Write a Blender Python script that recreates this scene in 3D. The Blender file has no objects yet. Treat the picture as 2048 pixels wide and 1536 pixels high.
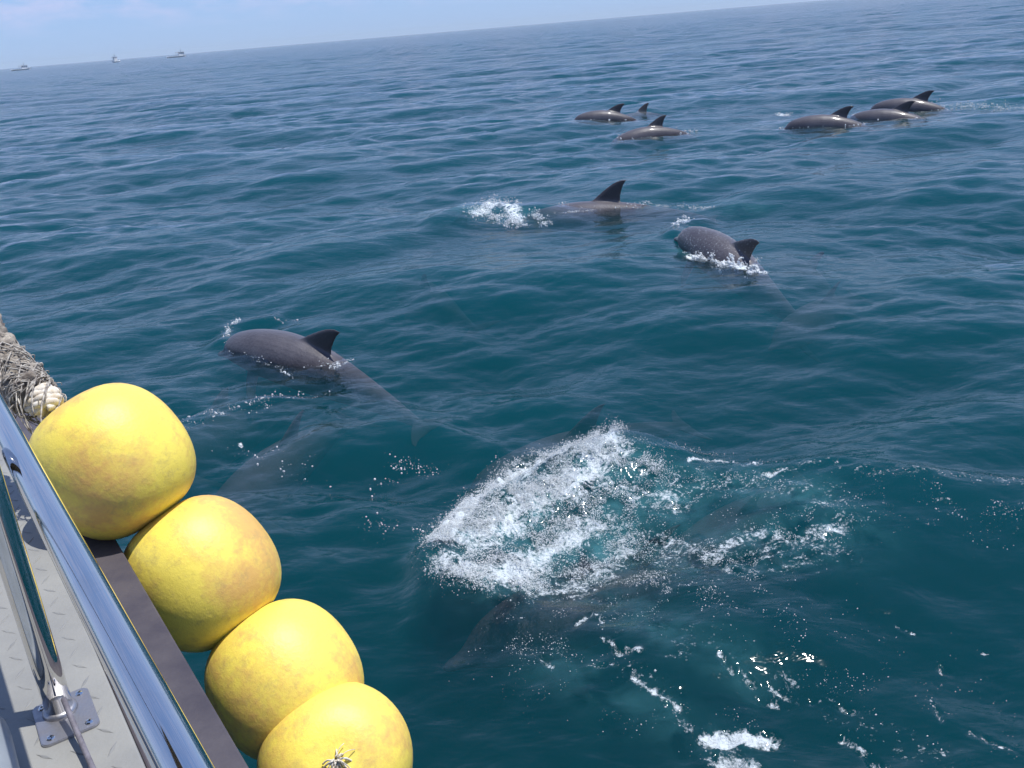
import bpy, bmesh, math, random
import numpy as np
from mathutils import Vector, Matrix, noise as mnoise
random.seed(7); rng = np.random.default_rng(7)
D = bpy.data
COL = bpy.context.scene.collection
SC = bpy.context.scene
rad = math.radians

# ------------------------------------------------------------------ camera
CAMZ = 2.40
PITCH, ROLL, FOC = rad(21.09), rad(4.8), 1850.0        # focal length in pixels of a 2048 px wide picture
Fv = np.array([0, math.cos(PITCH), -math.sin(PITCH)])
U0 = np.array([0, math.sin(PITCH), math.cos(PITCH)]); R0 = np.array([1.0, 0, 0])
Rv = math.cos(ROLL) * R0 - math.sin(ROLL) * U0
Uv = math.sin(ROLL) * R0 + math.cos(ROLL) * U0
CP = np.array([0, 0, CAMZ])
cam_d = D.cameras.new('camera'); cam = D.objects.new('camera', cam_d); COL.objects.link(cam)
cam_d.sensor_width = 36; cam_d.lens = 36 * FOC / 2048; cam_d.clip_start = 0.05; cam_d.clip_end = 40000
M = Matrix(((Rv[0], Uv[0], -Fv[0], 0), (Rv[1], Uv[1], -Fv[1], 0), (Rv[2], Uv[2], -Fv[2], CAMZ), (0, 0, 0, 1)))
cam.matrix_world = M
SC.camera = cam

# ------------------------------------------------------------------ sky, sun, exposure
SUN_EL, SUN_AZ = rad(73), rad(82)                       # azimuth measured from +Y towards +X
world = D.worlds.new('World'); SC.world = world; world.use_nodes = True
nt = world.node_tree; nt.nodes.clear()
def N(nt, t, **kw):
    n = nt.nodes.new(t)
    for k, v in kw.items():
        if k in n.inputs: n.inputs[k].default_value = v
        else: setattr(n, k, v)
    return n
def L(nt, a, b): nt.links.new(a, b)
sky = N(nt, 'ShaderNodeTexSky', sky_type='NISHITA', sun_disc=False, sun_elevation=SUN_EL, sun_rotation=SUN_AZ,
        air_density=1.0, dust_density=0.15, ozone_density=3.0, altitude=0)
tint = N(nt, 'ShaderNodeMix', data_type='RGBA', blend_type='MULTIPLY'); tint.inputs[0].default_value = 1.0
L(nt, sky.outputs[0], tint.inputs[6]); tint.inputs[7].default_value = (0.66, 0.86, 1.24, 1)
veil = N(nt, 'ShaderNodeMix', data_type='RGBA'); 
vtc = N(nt, 'ShaderNodeTexCoord'); vsp = N(nt, 'ShaderNodeSeparateXYZ'); L(nt, vtc.outputs['Generated'], vsp.inputs[0])
vmr = N(nt, 'ShaderNodeMapRange'); vmr.inputs[1].default_value = 0.0; vmr.inputs[2].default_value = 0.8; vmr.inputs[3].default_value = 0.78; vmr.inputs[4].default_value = 0.30
L(nt, vsp.outputs[2], vmr.inputs[0]); L(nt, vmr.outputs[0], veil.inputs[0])
L(nt, tint.outputs[2], veil.inputs[6]); veil.inputs[7].default_value = (2.15, 3.2, 5.5, 1)
tcw = N(nt, 'ShaderNodeTexCoord')
mapw = N(nt, 'ShaderNodeMapping'); mapw.inputs['Scale'].default_value = (1.0, 1.0, 3.2); L(nt, tcw.outputs['Generated'], mapw.inputs[0])
cn = N(nt, 'ShaderNodeTexNoise', Scale=19.0, Detail=6.0, Roughness=0.55); L(nt, mapw.outputs[0], cn.inputs['Vector'])
cr = N(nt, 'ShaderNodeMapRange'); cr.inputs[1].default_value = 0.42; cr.inputs[2].default_value = 0.66; cr.inputs[3].default_value = 0; cr.inputs[4].default_value = 0.8
L(nt, cn.outputs[0], cr.inputs[0])
sepw = N(nt, 'ShaderNodeSeparateXYZ'); L(nt, tcw.outputs['Generated'], sepw.inputs[0])
ch = N(nt, 'ShaderNodeMapRange'); ch.inputs[1].default_value = 0.022; ch.inputs[2].default_value = 0.050; L(nt, sepw.outputs[2], ch.inputs[0])
cz = N(nt, 'ShaderNodeMapRange'); cz.inputs[1].default_value = 0.1; cz.inputs[2].default_value = 0.6; cz.inputs[3].default_value = 1.0; cz.inputs[4].default_value = 0.3; L(nt, sepw.outputs[2], cz.inputs[0])
cm0 = N(nt, 'ShaderNodeMath', operation='MULTIPLY'); L(nt, ch.outputs[0], cm0.inputs[0]); L(nt, cz.outputs[0], cm0.inputs[1])
cmul = N(nt, 'ShaderNodeMath', operation='MULTIPLY'); L(nt, cr.outputs[0], cmul.inputs[0]); L(nt, cm0.outputs[0], cmul.inputs[1])
cmix = N(nt, 'ShaderNodeMix', data_type='RGBA'); L(nt, cmul.outputs[0], cmix.inputs[0]); L(nt, veil.outputs[2], cmix.inputs[6]); cmix.inputs[7].default_value = (4.2, 4.4, 6.3, 1)
bg = N(nt, 'ShaderNodeBackground', Strength=0.15); L(nt, cmix.outputs[2], bg.inputs[0])
wo = N(nt, 'ShaderNodeOutputWorld'); L(nt, bg.outputs[0], wo.inputs[0])
sd = D.lights.new('sun', 'SUN'); sd.energy = 4.9; sd.angle = rad(0.53); sd.color = (1.0, 0.96, 0.90)
sun = D.objects.new('sun', sd); COL.objects.link(sun); sun.location = (5, 5, 20)
sv = Vector((math.cos(SUN_EL) * math.sin(SUN_AZ), math.cos(SUN_EL) * math.cos(SUN_AZ), math.sin(SUN_EL)))
sun.rotation_euler = sv.to_track_quat('Z', 'Y').to_euler()
SC.view_settings.view_transform = 'Standard'; SC.view_settings.look = 'None'
SC.view_settings.gamma = 1; SC.view_settings.use_curve_mapping = False; SC.view_settings.exposure = 0.0
cy = SC.cycles
cy.use_denoising = True; cy.max_bounces = 6; cy.diffuse_bounces = 2; cy.glossy_bounces = 4; cy.transmission_bounces = 2
cy.transparent_max_bounces = 12; cy.volume_bounces = 0; cy.sample_clamp_indirect = 6; cy.caustics_reflective = False; cy.caustics_refractive = False
SC.render.engine = 'CYCLES'

# ------------------------------------------------------------------ measuring helpers
def ray(px, py):
    d = Fv + (px - 1024) / FOC * Rv + (768 - py) / FOC * Uv
    return d / np.linalg.norm(d)
def at_z(px, py, z=0.0):                                # place on a level plane, measured off the photograph
    d = ray(px, py); return CP + d * ((z - CAMZ) / d[2])
def at_d(px, py, dist): return CP + ray(px, py) * dist

# ------------------------------------------------------------------ object helpers
def tag(o, label=None, cat=None, group=None, kind=None):
    if label: o['label'] = label
    if cat: o['category'] = cat
    if group: o['group'] = group
    if kind: o['kind'] = kind
    return o
def mesh_obj(name, verts, faces, mat, parent=None, smooth=False, loc=None):
    me = D.meshes.new(name); me.from_pydata([tuple(map(float, v)) for v in verts], [], faces)
    if smooth: me.shade_smooth()
    me.update(); return link(name, me, mat, parent)
def link(name, me, mat, parent=None):
    o = D.objects.new(name, me); COL.objects.link(o)
    if mat is not None: me.materials.append(mat)
    if parent is not None:
        o.parent = parent; o.matrix_parent_inverse = parent.matrix_world.inverted()
    return o
def empty(name, loc, rot=None):
    o = D.objects.new(name, None); COL.objects.link(o); o.location = loc
    if rot is not None: o.rotation_euler = rot
    o.matrix_world = Matrix.Translation(Vector(loc)) @ (rot.to_matrix().to_4x4() if rot is not None else Matrix.Identity(4))
    return o
def fast_mesh(name, V, F):
    """numpy arrays -> mesh (F is n x k)"""
    me = D.meshes.new(name); n, k = F.shape
    me.vertices.add(len(V)); me.vertices.foreach_set('co', np.ascontiguousarray(V, np.float32).ravel())
    me.loops.add(n * k); me.loops.foreach_set('vertex_index', np.ascontiguousarray(F, np.int32).ravel())
    me.polygons.add(n); me.polygons.foreach_set('loop_start', np.arange(0, n * k, k, dtype=np.int32))
    me.polygons.foreach_set('loop_total', np.full(n, k, np.int32))
    me.update(calc_edges=True); return me
def tube(pts, r, seg=16, cap=True, radii=None):
    pts = [Vector(p) for p in pts]; V = []; F = []
    t0 = (pts[1] - pts[0]).normalized(); a = t0.orthogonal().normalized(); 
    for i, p in enumerate(pts):
        t = (pts[min(i + 1, len(pts) - 1)] - pts[max(i - 1, 0)]).normalized()
        a = (a - t * a.dot(t)).normalized(); b = t.cross(a); rr = radii[i] if radii is not None else r
        for k in range(seg):
            an = 2 * math.pi * k / seg; V.append(p + (a * math.cos(an) + b * math.sin(an)) * rr)
    for i in range(len(pts) - 1):
        for k in range(seg):
            k2 = (k + 1) % seg; F.append((i * seg + k, i * seg + k2, (i + 1) * seg + k2, (i + 1) * seg + k))
    if cap: F.append(tuple(reversed(range(seg)))); F.append(tuple(range((len(pts) - 1) * seg, len(pts) * seg)))
    return V, F
def bevel_box(sx, sy, sz, bev=0.004, seg=2, mat4=None):
    bm = bmesh.new(); bmesh.ops.create_cube(bm, size=1)
    bmesh.ops.scale(bm, vec=(sx, sy, sz), verts=bm.verts)
    if bev: bmesh.ops.bevel(bm, geom=list(bm.edges), offset=bev, segments=seg, affect='EDGES', profile=0.5)
    if mat4 is not None: bmesh.ops.transform(bm, matrix=mat4, verts=bm.verts)
    return bm
def bm_obj(name, bm, mat, parent=None, smooth=False):
    me = D.meshes.new(name); bm.to_mesh(me); bm.free()
    if smooth: me.shade_smooth()
    return link(name, me, mat, parent)

# ------------------------------------------------------------------ materials
def mat_new(name):
    m = D.materials.new(name); m.use_nodes = True; t = m.node_tree
    return m, t, t.nodes['Principled BSDF'], t.nodes['Material Output']
def steel_mat():
    m, t, b, o = mat_new('stainless_steel')
    tc = N(t, 'ShaderNodeTexCoord'); n = N(t, 'ShaderNodeTexNoise', Scale=22.0, Detail=8.0, Roughness=0.7); L(t, tc.outputs['Object'], n.inputs['Vector'])
    r = N(t, 'ShaderNodeMapRange'); r.inputs[1].default_value = .5; r.inputs[2].default_value = .75; r.inputs[3].default_value = .045; r.inputs[4].default_value = .075; L(t, n.outputs[0], r.inputs[0]); L(t, r.outputs[0], b.inputs['Roughness'])
    x = N(t, 'ShaderNodeMix', data_type='RGBA'); x.inputs[6].default_value = (.66, .65, .63, 1); x.inputs[7].default_value = (.62, .61, .59, 1); q = N(t, 'ShaderNodeMapRange'); q.inputs[1].default_value = .52; q.inputs[2].default_value = .72; L(t, n.outputs[0], q.inputs[0]); L(t, q.outputs[0], x.inputs[0]); L(t, x.outputs[2], b.inputs['Base Color'])
    b.inputs['Metallic'].default_value = 1.0
    return m
def noise_mat(name, c1, c2, scale=8, rough=0.5, bump=0.0, bscale=None, detail=6, metal=0, lo=0.35, hi=0.65, stretch=(1, 1, 1), spec=0.5, coat=0, r2=None):
    m, t, b, o = mat_new(name)
    tc = N(t, 'ShaderNodeTexCoord'); mp = N(t, 'ShaderNodeMapping'); mp.inputs['Scale'].default_value = stretch; L(t, tc.outputs['Object'], mp.inputs[0])
    n = N(t, 'ShaderNodeTexNoise', Scale=scale, Detail=detail, Roughness=0.6); L(t, mp.outputs[0], n.inputs['Vector'])
    r = N(t, 'ShaderNodeMapRange'); r.inputs[1].default_value = lo; r.inputs[2].default_value = hi; L(t, n.outputs[0], r.inputs[0])
    x = N(t, 'ShaderNodeMix', data_type='RGBA'); x.inputs[6].default_value = (*c1, 1); x.inputs[7].default_value = (*c2, 1); L(t, r.outputs[0], x.inputs[0])
    L(t, x.outputs[2], b.inputs['Base Color']); b.inputs['Roughness'].default_value = rough; b.inputs['Metallic'].default_value = metal
    b.inputs['Specular IOR Level'].default_value = spec; b.inputs['Coat Weight'].default_value = coat
    if r2 is not None:
        rr = N(t, 'ShaderNodeMapRange'); rr.inputs[3].default_value = rough; rr.inputs[4].default_value = r2; L(t, r.outputs[0], rr.inputs[0]); L(t, rr.outputs[0], b.inputs['Roughness'])
    if bump:
        n2 = N(t, 'ShaderNodeTexNoise', Scale=bscale or scale * 4, Detail=5.0); L(t, mp.outputs[0], n2.inputs['Vector'])
        bp = N(t, 'ShaderNodeBump', Strength=1.0, Distance=bump); L(t, n2.outputs[0], bp.inputs['Height']); L(t, bp.outputs[0], b.inputs['Normal'])
    return m
M_steel = steel_mat()
M_plate = noise_mat('brushed_plate', (0.42, 0.42, 0.44), (0.30, 0.30, 0.33), 30, 0.38, 0.0004, 200, metal=0.85, r2=0.55)
M_deck = noise_mat('deck_paint', (0.30, 0.30, 0.28), (0.24, 0.243, 0.235), 5, 0.55, 0.0008, 120)
M_tread = noise_mat('deck_tread', (0.27, 0.272, 0.262), (0.20, 0.203, 0.20), 9, 0.5, 0.0005, 150)
M_gunwale = noise_mat('gunwale_board', (0.090, 0.080, 0.088), (0.045, 0.040, 0.055), 7, 0.5, 0.0012, 80, stretch=(1, 1, 1), r2=0.7)
M_hull = noise_mat('hull_paint', (0.30, 0.32, 0.34), (0.22, 0.24, 0.27), 3, 0.45, 0.001, 20)
M_locker = noise_mat('locker_paint', (0.25, 0.28, 0.31), (0.20, 0.23, 0.26), 8, 0.5, 0.001, 60)
M_cord = noise_mat('grey_cord', (0.20, 0.19, 0.22), (0.12, 0.11, 0.13), 60, 0.6, 0.0006, 300)

def buoy_mat():
    m, t, b, o = mat_new('weathered_yellow_float')
    tc = N(t, 'ShaderNodeTexCoord'); oi = N(t, 'ShaderNodeObjectInfo')
    ad = N(t, 'ShaderNodeVectorMath', operation='ADD'); L(t, tc.outputs['Object'], ad.inputs[0])
    sc = N(t, 'ShaderNodeVectorMath', operation='SCALE'); sc.inputs[0].default_value = (17, 9, 5); L(t, oi.outputs['Random'], sc.inputs['Scale']); L(t, sc.outputs[0], ad.inputs[1])
    big = N(t, 'ShaderNodeTexNoise', Scale=5.0, Detail=3.0, Roughness=0.5); L(t, ad.outputs[0], big.inputs['Vector'])
    fine = N(t, 'ShaderNodeTexNoise', Scale=42.0, Detail=8.0, Roughness=0.72); L(t, ad.outputs[0], fine.inputs['Vector'])
    # grime gathers round the waist and the ends in soft blotches
    a = N(t, 'ShaderNodeMath', operation='MULTIPLY_ADD'); L(t, fine.outputs[0], a.inputs[0]); a.inputs[1].default_value = 0.55; L(t, big.outputs[0], a.inputs[2])
    r = N(t, 'ShaderNodeMapRange'); r.inputs[1].default_value = 0.70; r.inputs[2].default_value = 0.95; L(t, a.outputs[0], r.inputs[0])
    x = N(t, 'ShaderNodeMix', data_type='RGBA'); x.inputs[6].default_value = (0.99, 0.79, 0.13, 1); x.inputs[7].default_value = (0.78, 0.47, 0.13, 1); L(t, r.outputs[0], x.inputs[0])
    sp = N(t, 'ShaderNodeTexNoise', Scale=26.0, Detail=9.0, Roughness=0.8); L(t, ad.outputs[0], sp.inputs['Vector'])
    r2 = N(t, 'ShaderNodeMapRange'); r2.inputs[1].default_value = 0.50; r2.inputs[2].default_value = 0.74; r2.inputs[4].default_value = 0.62; L(t, sp.outputs[0], r2.inputs[0])
    x2 = N(t, 'ShaderNodeMix', data_type='RGBA'); L(t, x.outputs[2], x2.inputs[6]); x2.inputs[7].default_value = (0.40, 0.29, 0.14, 1); L(t, r2.outputs[0], x2.inputs[0])
    # scuffs: thin stretched scratches
    mp = N(t, 'ShaderNodeMapping'); mp.inputs['Scale'].default_value = (14, 14, 130); mp.inputs['Rotation'].default_value = (0.2, 0.35, 0); L(t, ad.outputs[0], mp.inputs[0])
    scn = N(t, 'ShaderNodeTexNoise', Scale=1.0, Detail=3.0); L(t, mp.outputs[0], scn.inputs['Vector'])
    r3 = N(t, 'ShaderNodeMapRange'); r3.inputs[1].default_value = 0.66; r3.inputs[2].default_value = 0.74; r3.inputs[4].default_value = 0.15; L(t, scn.outputs[0], r3.inputs[0])
    x3 = N(t, 'ShaderNodeMix', data_type='RGBA'); L(t, x2.outputs[2], x3.inputs[6]); x3.inputs[7].default_value = (0.30, 0.20, 0.08, 1); L(t, r3.outputs[0], x3.inputs[0])
    L(t, x3.outputs[2], b.inputs['Base Color'])
    b.inputs['Roughness'].default_value = 0.44; b.inputs['Subsurface Weight'].default_value = 0.0
    bp = N(t, 'ShaderNodeBump', Strength=1.0, Distance=0.0016); L(t, fine.outputs[0], bp.inputs['Height']); L(t, bp.outputs[0], b.inputs['Normal'])
    return m
M_buoy = buoy_mat()
M_rope = noise_mat('white_rope', (0.80, 0.77, 0.70), (0.58, 0.50, 0.38), 60, 0.8, 0.001, 500)
M_rope_old = noise_mat('frayed_rope', (0.42, 0.38, 0.32), (0.11, 0.09, 0.08), 38, 0.9, 0.004, 120)
M_fibre = noise_mat('rope_fibre', (0.58, 0.55, 0.49), (0.10, 0.08, 0.07), 70, 0.85)

def dolphin_mat():
    m, t, b, o = mat_new('wet_dolphin_skin')
    tc = N(t, 'ShaderNodeTexCoord')
    n = N(t, 'ShaderNodeTexNoise', Scale=3.0, Detail=7.0, Roughness=0.65); L(t, tc.outputs['Object'], n.inputs['Vector'])
    at = N(t, 'ShaderNodeAttribute', attribute_name='belly')
    x = N(t, 'ShaderNodeMix', data_type='RGBA'); x.inputs[6].default_value = (0.100, 0.093, 0.102, 1); x.inputs[7].default_value = (0.058, 0.053, 0.060, 1)
    r = N(t, 'ShaderNodeMapRange'); r.inputs[1].default_value = 0.35; r.inputs[2].default_value = 0.65; L(t, n.outputs[0], r.inputs[0]); L(t, r.outputs[0], x.inputs[0])
    x2 = N(t, 'ShaderNodeMix', data_type='RGBA'); L(t, at.outputs['Fac'], x2.inputs[0]); L(t, x.outputs[2], x2.inputs[6]); x2.inputs[7].default_value = (0.15, 0.14, 0.145, 1)
    fa = N(t, 'ShaderNodeAttribute', attribute_name='fin')
    x3 = N(t, 'ShaderNodeMix', data_type='RGBA'); L(t, fa.outputs['Fac'], x3.inputs[0]); L(t, x2.outputs[2], x3.inputs[6]); x3.inputs[7].default_value = (0.046, 0.041, 0.046, 1)
    # pale rake scratches
    mp = N(t, 'ShaderNodeMapping'); mp.inputs['Scale'].default_value = (5, 34, 12); mp.inputs['Rotation'].default_value = (0.3, 0.5, 0.6); L(t, tc.outputs['Object'], mp.inputs[0])
    s = N(t, 'ShaderNodeTexNoise', Scale=1.0, Detail=3.0); L(t, mp.outputs[0], s.inputs['Vector'])
    r3 = N(t, 'ShaderNodeMapRange'); r3.inputs[1].default_value = 0.70; r3.inputs[2].default_value = 0.76; r3.inputs[4].default_value = 0.06; L(t, s.outputs[0], r3.inputs[0])
    x4 = N(t, 'ShaderNodeMix', data_type='RGBA'); L(t, r3.outputs[0], x4.inputs[0]); L(t, x3.outputs[2], x4.inputs[6]); x4.inputs[7].default_value = (0.19, 0.17, 0.17, 1)
    L(t, x4.outputs[2], b.inputs['Base Color']); b.inputs['Roughness'].default_value = 0.46; b.inputs['Coat Roughness'].default_value = 0.12
    g = N(t, 'ShaderNodeNewGeometry'); sp = N(t, 'ShaderNodeSeparateXYZ'); L(t, g.outputs['Position'], sp.inputs[0])
    wr = N(t, 'ShaderNodeMapRange'); wr.inputs[1].default_value = -0.06; wr.inputs[2].default_value = 0.02; L(t, sp.outputs[2], wr.inputs[0])
    w1 = N(t, 'ShaderNodeMath', operation='MULTIPLY'); w1.inputs[1].default_value = 0.34; L(t, wr.outputs[0], w1.inputs[0]); L(t, w1.outputs[0], b.inputs['Specular IOR Level'])
    w2 = N(t, 'ShaderNodeMath', operation='MULTIPLY'); w2.inputs[1].default_value = 0.35; L(t, wr.outputs[0], w2.inputs[0]); L(t, w2.outputs[0], b.inputs['Coat Weight'])
    n2 = N(t, 'ShaderNodeTexNoise', Scale=38.0, Detail=4.0); L(t, tc.outputs['Object'], n2.inputs['Vector'])
    bp = N(t, 'ShaderNodeBump', Strength=0.7, Distance=0.006); L(t, n2.outputs[0], bp.inputs['Height']); L(t, bp.outputs[0], b.inputs['Normal'])
    return m
M_dolphin = dolphin_mat()

def foam_mat():
    m, t, b, o = mat_new('foam_bubbles')
    b.inputs['Alpha'].default_value = 0.62
    b.inputs['Base Color'].default_value = (0.84, 0.88, 0.89, 1); b.inputs['Roughness'].default_value = 0.25
    return m
M_foam = foam_mat()

def water_mat():
    m = D.materials.new('sea_water'); m.use_nodes = True; t = m.node_tree; t.nodes.clear()
    out = N(t, 'ShaderNodeOutputMaterial'); geo = N(t, 'ShaderNodeNewGeometry'); tc = N(t, 'ShaderNodeTexCoord')
    ln = N(t, 'ShaderNodeVectorMath', operation='LENGTH'); L(t, tc.outputs['Object'], ln.inputs[0])     # metres from the boat
    def mp(sx, sy, rot):
        q = N(t, 'ShaderNodeMapping'); q.inputs['Scale'].default_value = (sx, sy, 1); q.inputs['Rotation'].default_value = (0, 0, rot); L(t, tc.outputs['Object'], q.inputs[0]); return q
    def nz(q, scale, det, rough=0.5, dist=0.0):
        n = N(t, 'ShaderNodeTexNoise', Scale=scale, Detail=det, Roughness=rough, Distortion=dist); L(t, q.outputs[0], n.inputs['Vector']); return n
    def fade(a, b_, v0, v1):
        r = N(t, 'ShaderNodeMapRange'); r.inputs[1].default_value = a; r.inputs[2].default_value = b_; r.inputs[3].default_value = v0; r.inputs[4].default_value = v1; L(t, ln.outputs['Value'], r.inputs[0]); return r
    q1 = mp(0.55, 1.0, rad(9)); q2 = mp(0.55, 1.0, rad(-17)); q3 = mp(0.45, 1.0, rad(4))
    n1 = nz(q1, 9.0, 3.0, 0.55, 0.4); n2 = nz(q2, 2.6, 4.0, 0.55, 0.3); n3 = nz(q3, 0.55, 4.0, 0.6)
    b1 = N(t, 'ShaderNodeBump', Strength=1.0); d1 = fade(4, 40, 0.011, 0.004); L(t, d1.outputs[0], b1.inputs['Distance']); L(t, n1.outputs[0], b1.inputs['Height'])
    b2 = N(t, 'ShaderNodeBump', Strength=1.0); d2 = fade(5, 60, 0.020, 0.075); L(t, d2.outputs[0], b2.inputs['Distance']); L(t, n2.outputs[0], b2.inputs['Height']); L(t, b1.outputs[0], b2.inputs['Normal'])
    b3 = N(t, 'ShaderNodeBump', Strength=1.0); d3 = fade(25, 200, 0.0, 0.15); L(t, d3.outputs[0], b3.inputs['Distance']); L(t, n3.outputs[0], b3.inputs['Height']); L(t, b2.outputs[0], b3.inputs['Normal'])
    vn = nz(q3, 1.1, 5.0, 0.65); sb = N(t, 'ShaderNodeVectorMath', operation='SUBTRACT'); L(t, vn.outputs['Color'], sb.inputs[0]); sb.inputs[1].default_value = (.5, .5, .5)
    fl = N(t, 'ShaderNodeVectorMath', operation='MULTIPLY'); L(t, sb.outputs[0], fl.inputs[0]); fl.inputs[1].default_value = (.5, 1.0, 0)
    sl = N(t, 'ShaderNodeVectorMath', operation='SCALE'); L(t, fl.outputs[0], sl.inputs[0]); d4 = fade(12, 150, 0.0, 1.25)
    qp = mp(0.25, 1.0, rad(6)); pn = nz(qp, 0.07, 5.0, 0.65); pr = N(t, 'ShaderNodeMapRange'); pr.inputs[1].default_value = .35; pr.inputs[2].default_value = .65; pr.inputs[3].default_value = .35; pr.inputs[4].default_value = 1.5; L(t, pn.outputs[0], pr.inputs[0])
    dm_ = N(t, 'ShaderNodeMath', operation='MULTIPLY'); L(t, d4.outputs[0], dm_.inputs[0]); L(t, pr.outputs[0], dm_.inputs[1]); L(t, dm_.outputs[0], sl.inputs['Scale'])
    an_ = N(t, 'ShaderNodeVectorMath', operation='ADD'); L(t, b3.outputs[0], an_.inputs[0]); L(t, sl.outputs[0], an_.inputs[1])
    b3 = N(t, 'ShaderNodeVectorMath', operation='NORMALIZE'); L(t, an_.outputs[0], b3.inputs[0])
    fr = N(t, 'ShaderNodeFresnel', IOR=1.333); L(t, b3.outputs[0], fr.inputs['Normal'])
    bk = N(t, 'ShaderNodeMath', operation='SUBTRACT'); bk.inputs[0].default_value = 1.0; L(t, geo.outputs['Backfacing'], bk.inputs[1])
    fm = N(t, 'ShaderNodeMath', operation='MULTIPLY'); L(t, fr.outputs[0], fm.inputs[0]); L(t, bk.outputs[0], fm.inputs[1])
    gl = N(t, 'ShaderNodeBsdfGlossy'); L(t, b3.outputs[0], gl.inputs['Normal']); rg = fade(3, 300, 0.05, 0.22); L(t, rg.outputs[0], gl.inputs['Roughness'])
    tr = N(t, 'ShaderNodeBsdfTransparent')
    # milky, aerated water under the surface (attribute 'air') and foam lying on it (attribute 'foam')
    aa = N(t, 'ShaderNodeAttribute', attribute_name='air'); fa = N(t, 'ShaderNodeAttribute', attribute_name='foam')
    qf = mp(1, 1, 0)
    an = nz(qf, 5.0, 6.0, 0.6, 0.6); am = N(t, 'ShaderNodeMath', operation='MULTIPLY'); L(t, aa.outputs['Fac'], am.inputs[0])
    ar = N(t, 'ShaderNodeMapRange'); ar.inputs[1].default_value = 0.36; ar.inputs[2].default_value = 0.66; L(t, an.outputs[0], ar.inputs[0]); L(t, ar.outputs[0], am.inputs[1])
    df = N(t, 'ShaderNodeBsdfDiffuse'); df.inputs[0].default_value = (0.05, 0.17, 0.19, 1)
    mx1 = N(t, 'ShaderNodeMixShader'); L(t, am.outputs[0], mx1.inputs[0]); L(t, tr.outputs[0], mx1.inputs[1]); L(t, df.outputs[0], mx1.inputs[2])
    mx2 = N(t, 'ShaderNodeMixShader'); L(t, fm.outputs[0], mx2.inputs[0]); L(t, mx1.outputs[0], mx2.inputs[1]); L(t, gl.outputs[0], mx2.inputs[2])
    # foam: coverage attribute against broken-up noise, then small bubbles
    f1 = nz(qf, 13.0, 8.0, 0.72, 0.8); f2 = N(t, 'ShaderNodeTexVoronoi', Scale=55.0, feature='F1'); L(t, tc.outputs['Object'], f2.inputs['Vector'])
    def M2(op, a, b_=None, c=None):
        q = N(t, 'ShaderNodeMath', operation=op)
        for k_, v in enumerate((a, b_, c)):
            if v is None: continue
            if isinstance(v, (int, float)): q.inputs[k_].default_value = v
            else: L(t, v, q.inputs[k_])
        return q.outputs[0]
    web = nz(qf, 8.0, 5.0, 0.62, 1.2)
    rid = M2('MULTIPLY', M2('ABSOLUTE', M2('SUBTRACT', web.outputs[0], 0.5)), -2.6)         # 0 on the filaments
    brk = M2('MULTIPLY', M2('SUBTRACT', f1.outputs[0], 0.5), 1.5)
    s2 = M2('ADD', M2('ADD', fa.outputs['Fac'], rid), M2('MULTIPLY_ADD', f2.outputs['Distance'], -0.35, brk))
    f4 = N(t, 'ShaderNodeTexVoronoi', Scale=140.0, feature='F1'); L(t, tc.outputs['Object'], f4.inputs['Vector'])
    s2 = M2('MULTIPLY_ADD', f4.outputs['Distance'], -0.22, s2)
    s3 = N(t, 'ShaderNodeMapRange', interpolation_type='SMOOTHSTEP'); s3.inputs[1].default_value = 0.20; s3.inputs[2].default_value = 0.72; L(t, s2, s3.inputs[0])
    gate = N(t, 'ShaderNodeMath', operation='GREATER_THAN'); L(t, fa.outputs['Fac'], gate.inputs[0]); gate.inputs[1].default_value = 0.03
    s4 = N(t, 'ShaderNodeMath', operation='MULTIPLY'); L(t, s3.outputs[0], s4.inputs[0]); L(t, gate.outputs[0], s4.inputs[1])
    fb = N(t, 'ShaderNodeBsdfPrincipled'); fb.inputs['Base Color'].default_value = (0.66, 0.73, 0.76, 1); fb.inputs['Roughness'].default_value = 0.4
    fbn = nz(qf, 90.0, 4.0, 0.7); fbb = N(t, 'ShaderNodeBump', Strength=1.0, Distance=0.012); L(t, fbn.outputs[0], fbb.inputs['Height']); L(t, fbb.outputs[0], fb.inputs['Normal'])
    mx3 = N(t, 'ShaderNodeMixShader'); L(t, s4.outputs[0], mx3.inputs[0]); L(t, mx2.outputs[0], mx3.inputs[1]); L(t, fb.outputs[0], mx3.inputs[2])
    L(t, mx3.outputs[0], out.inputs['Surface'])
    vs = N(t, 'ShaderNodeVolumeScatter', Density=WS, Anisotropy=0.0); vs.inputs[0].default_value = (*WCOL, 1)
    va = N(t, 'ShaderNodeVolumeAbsorption', Density=WA); va.inputs[0].default_value = (0.08, 0.30, 0.40, 1)
    add = N(t, 'ShaderNodeAddShader'); L(t, vs.outputs[0], add.inputs[0]); L(t, va.outputs[0], add.inputs[1]); L(t, add.outputs[0], out.inputs['Volume'])
    return m
WS, WA, WCOL = 0.45, 1.12, (0.008, 0.37, 0.40)
M_water = water_mat()

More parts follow.
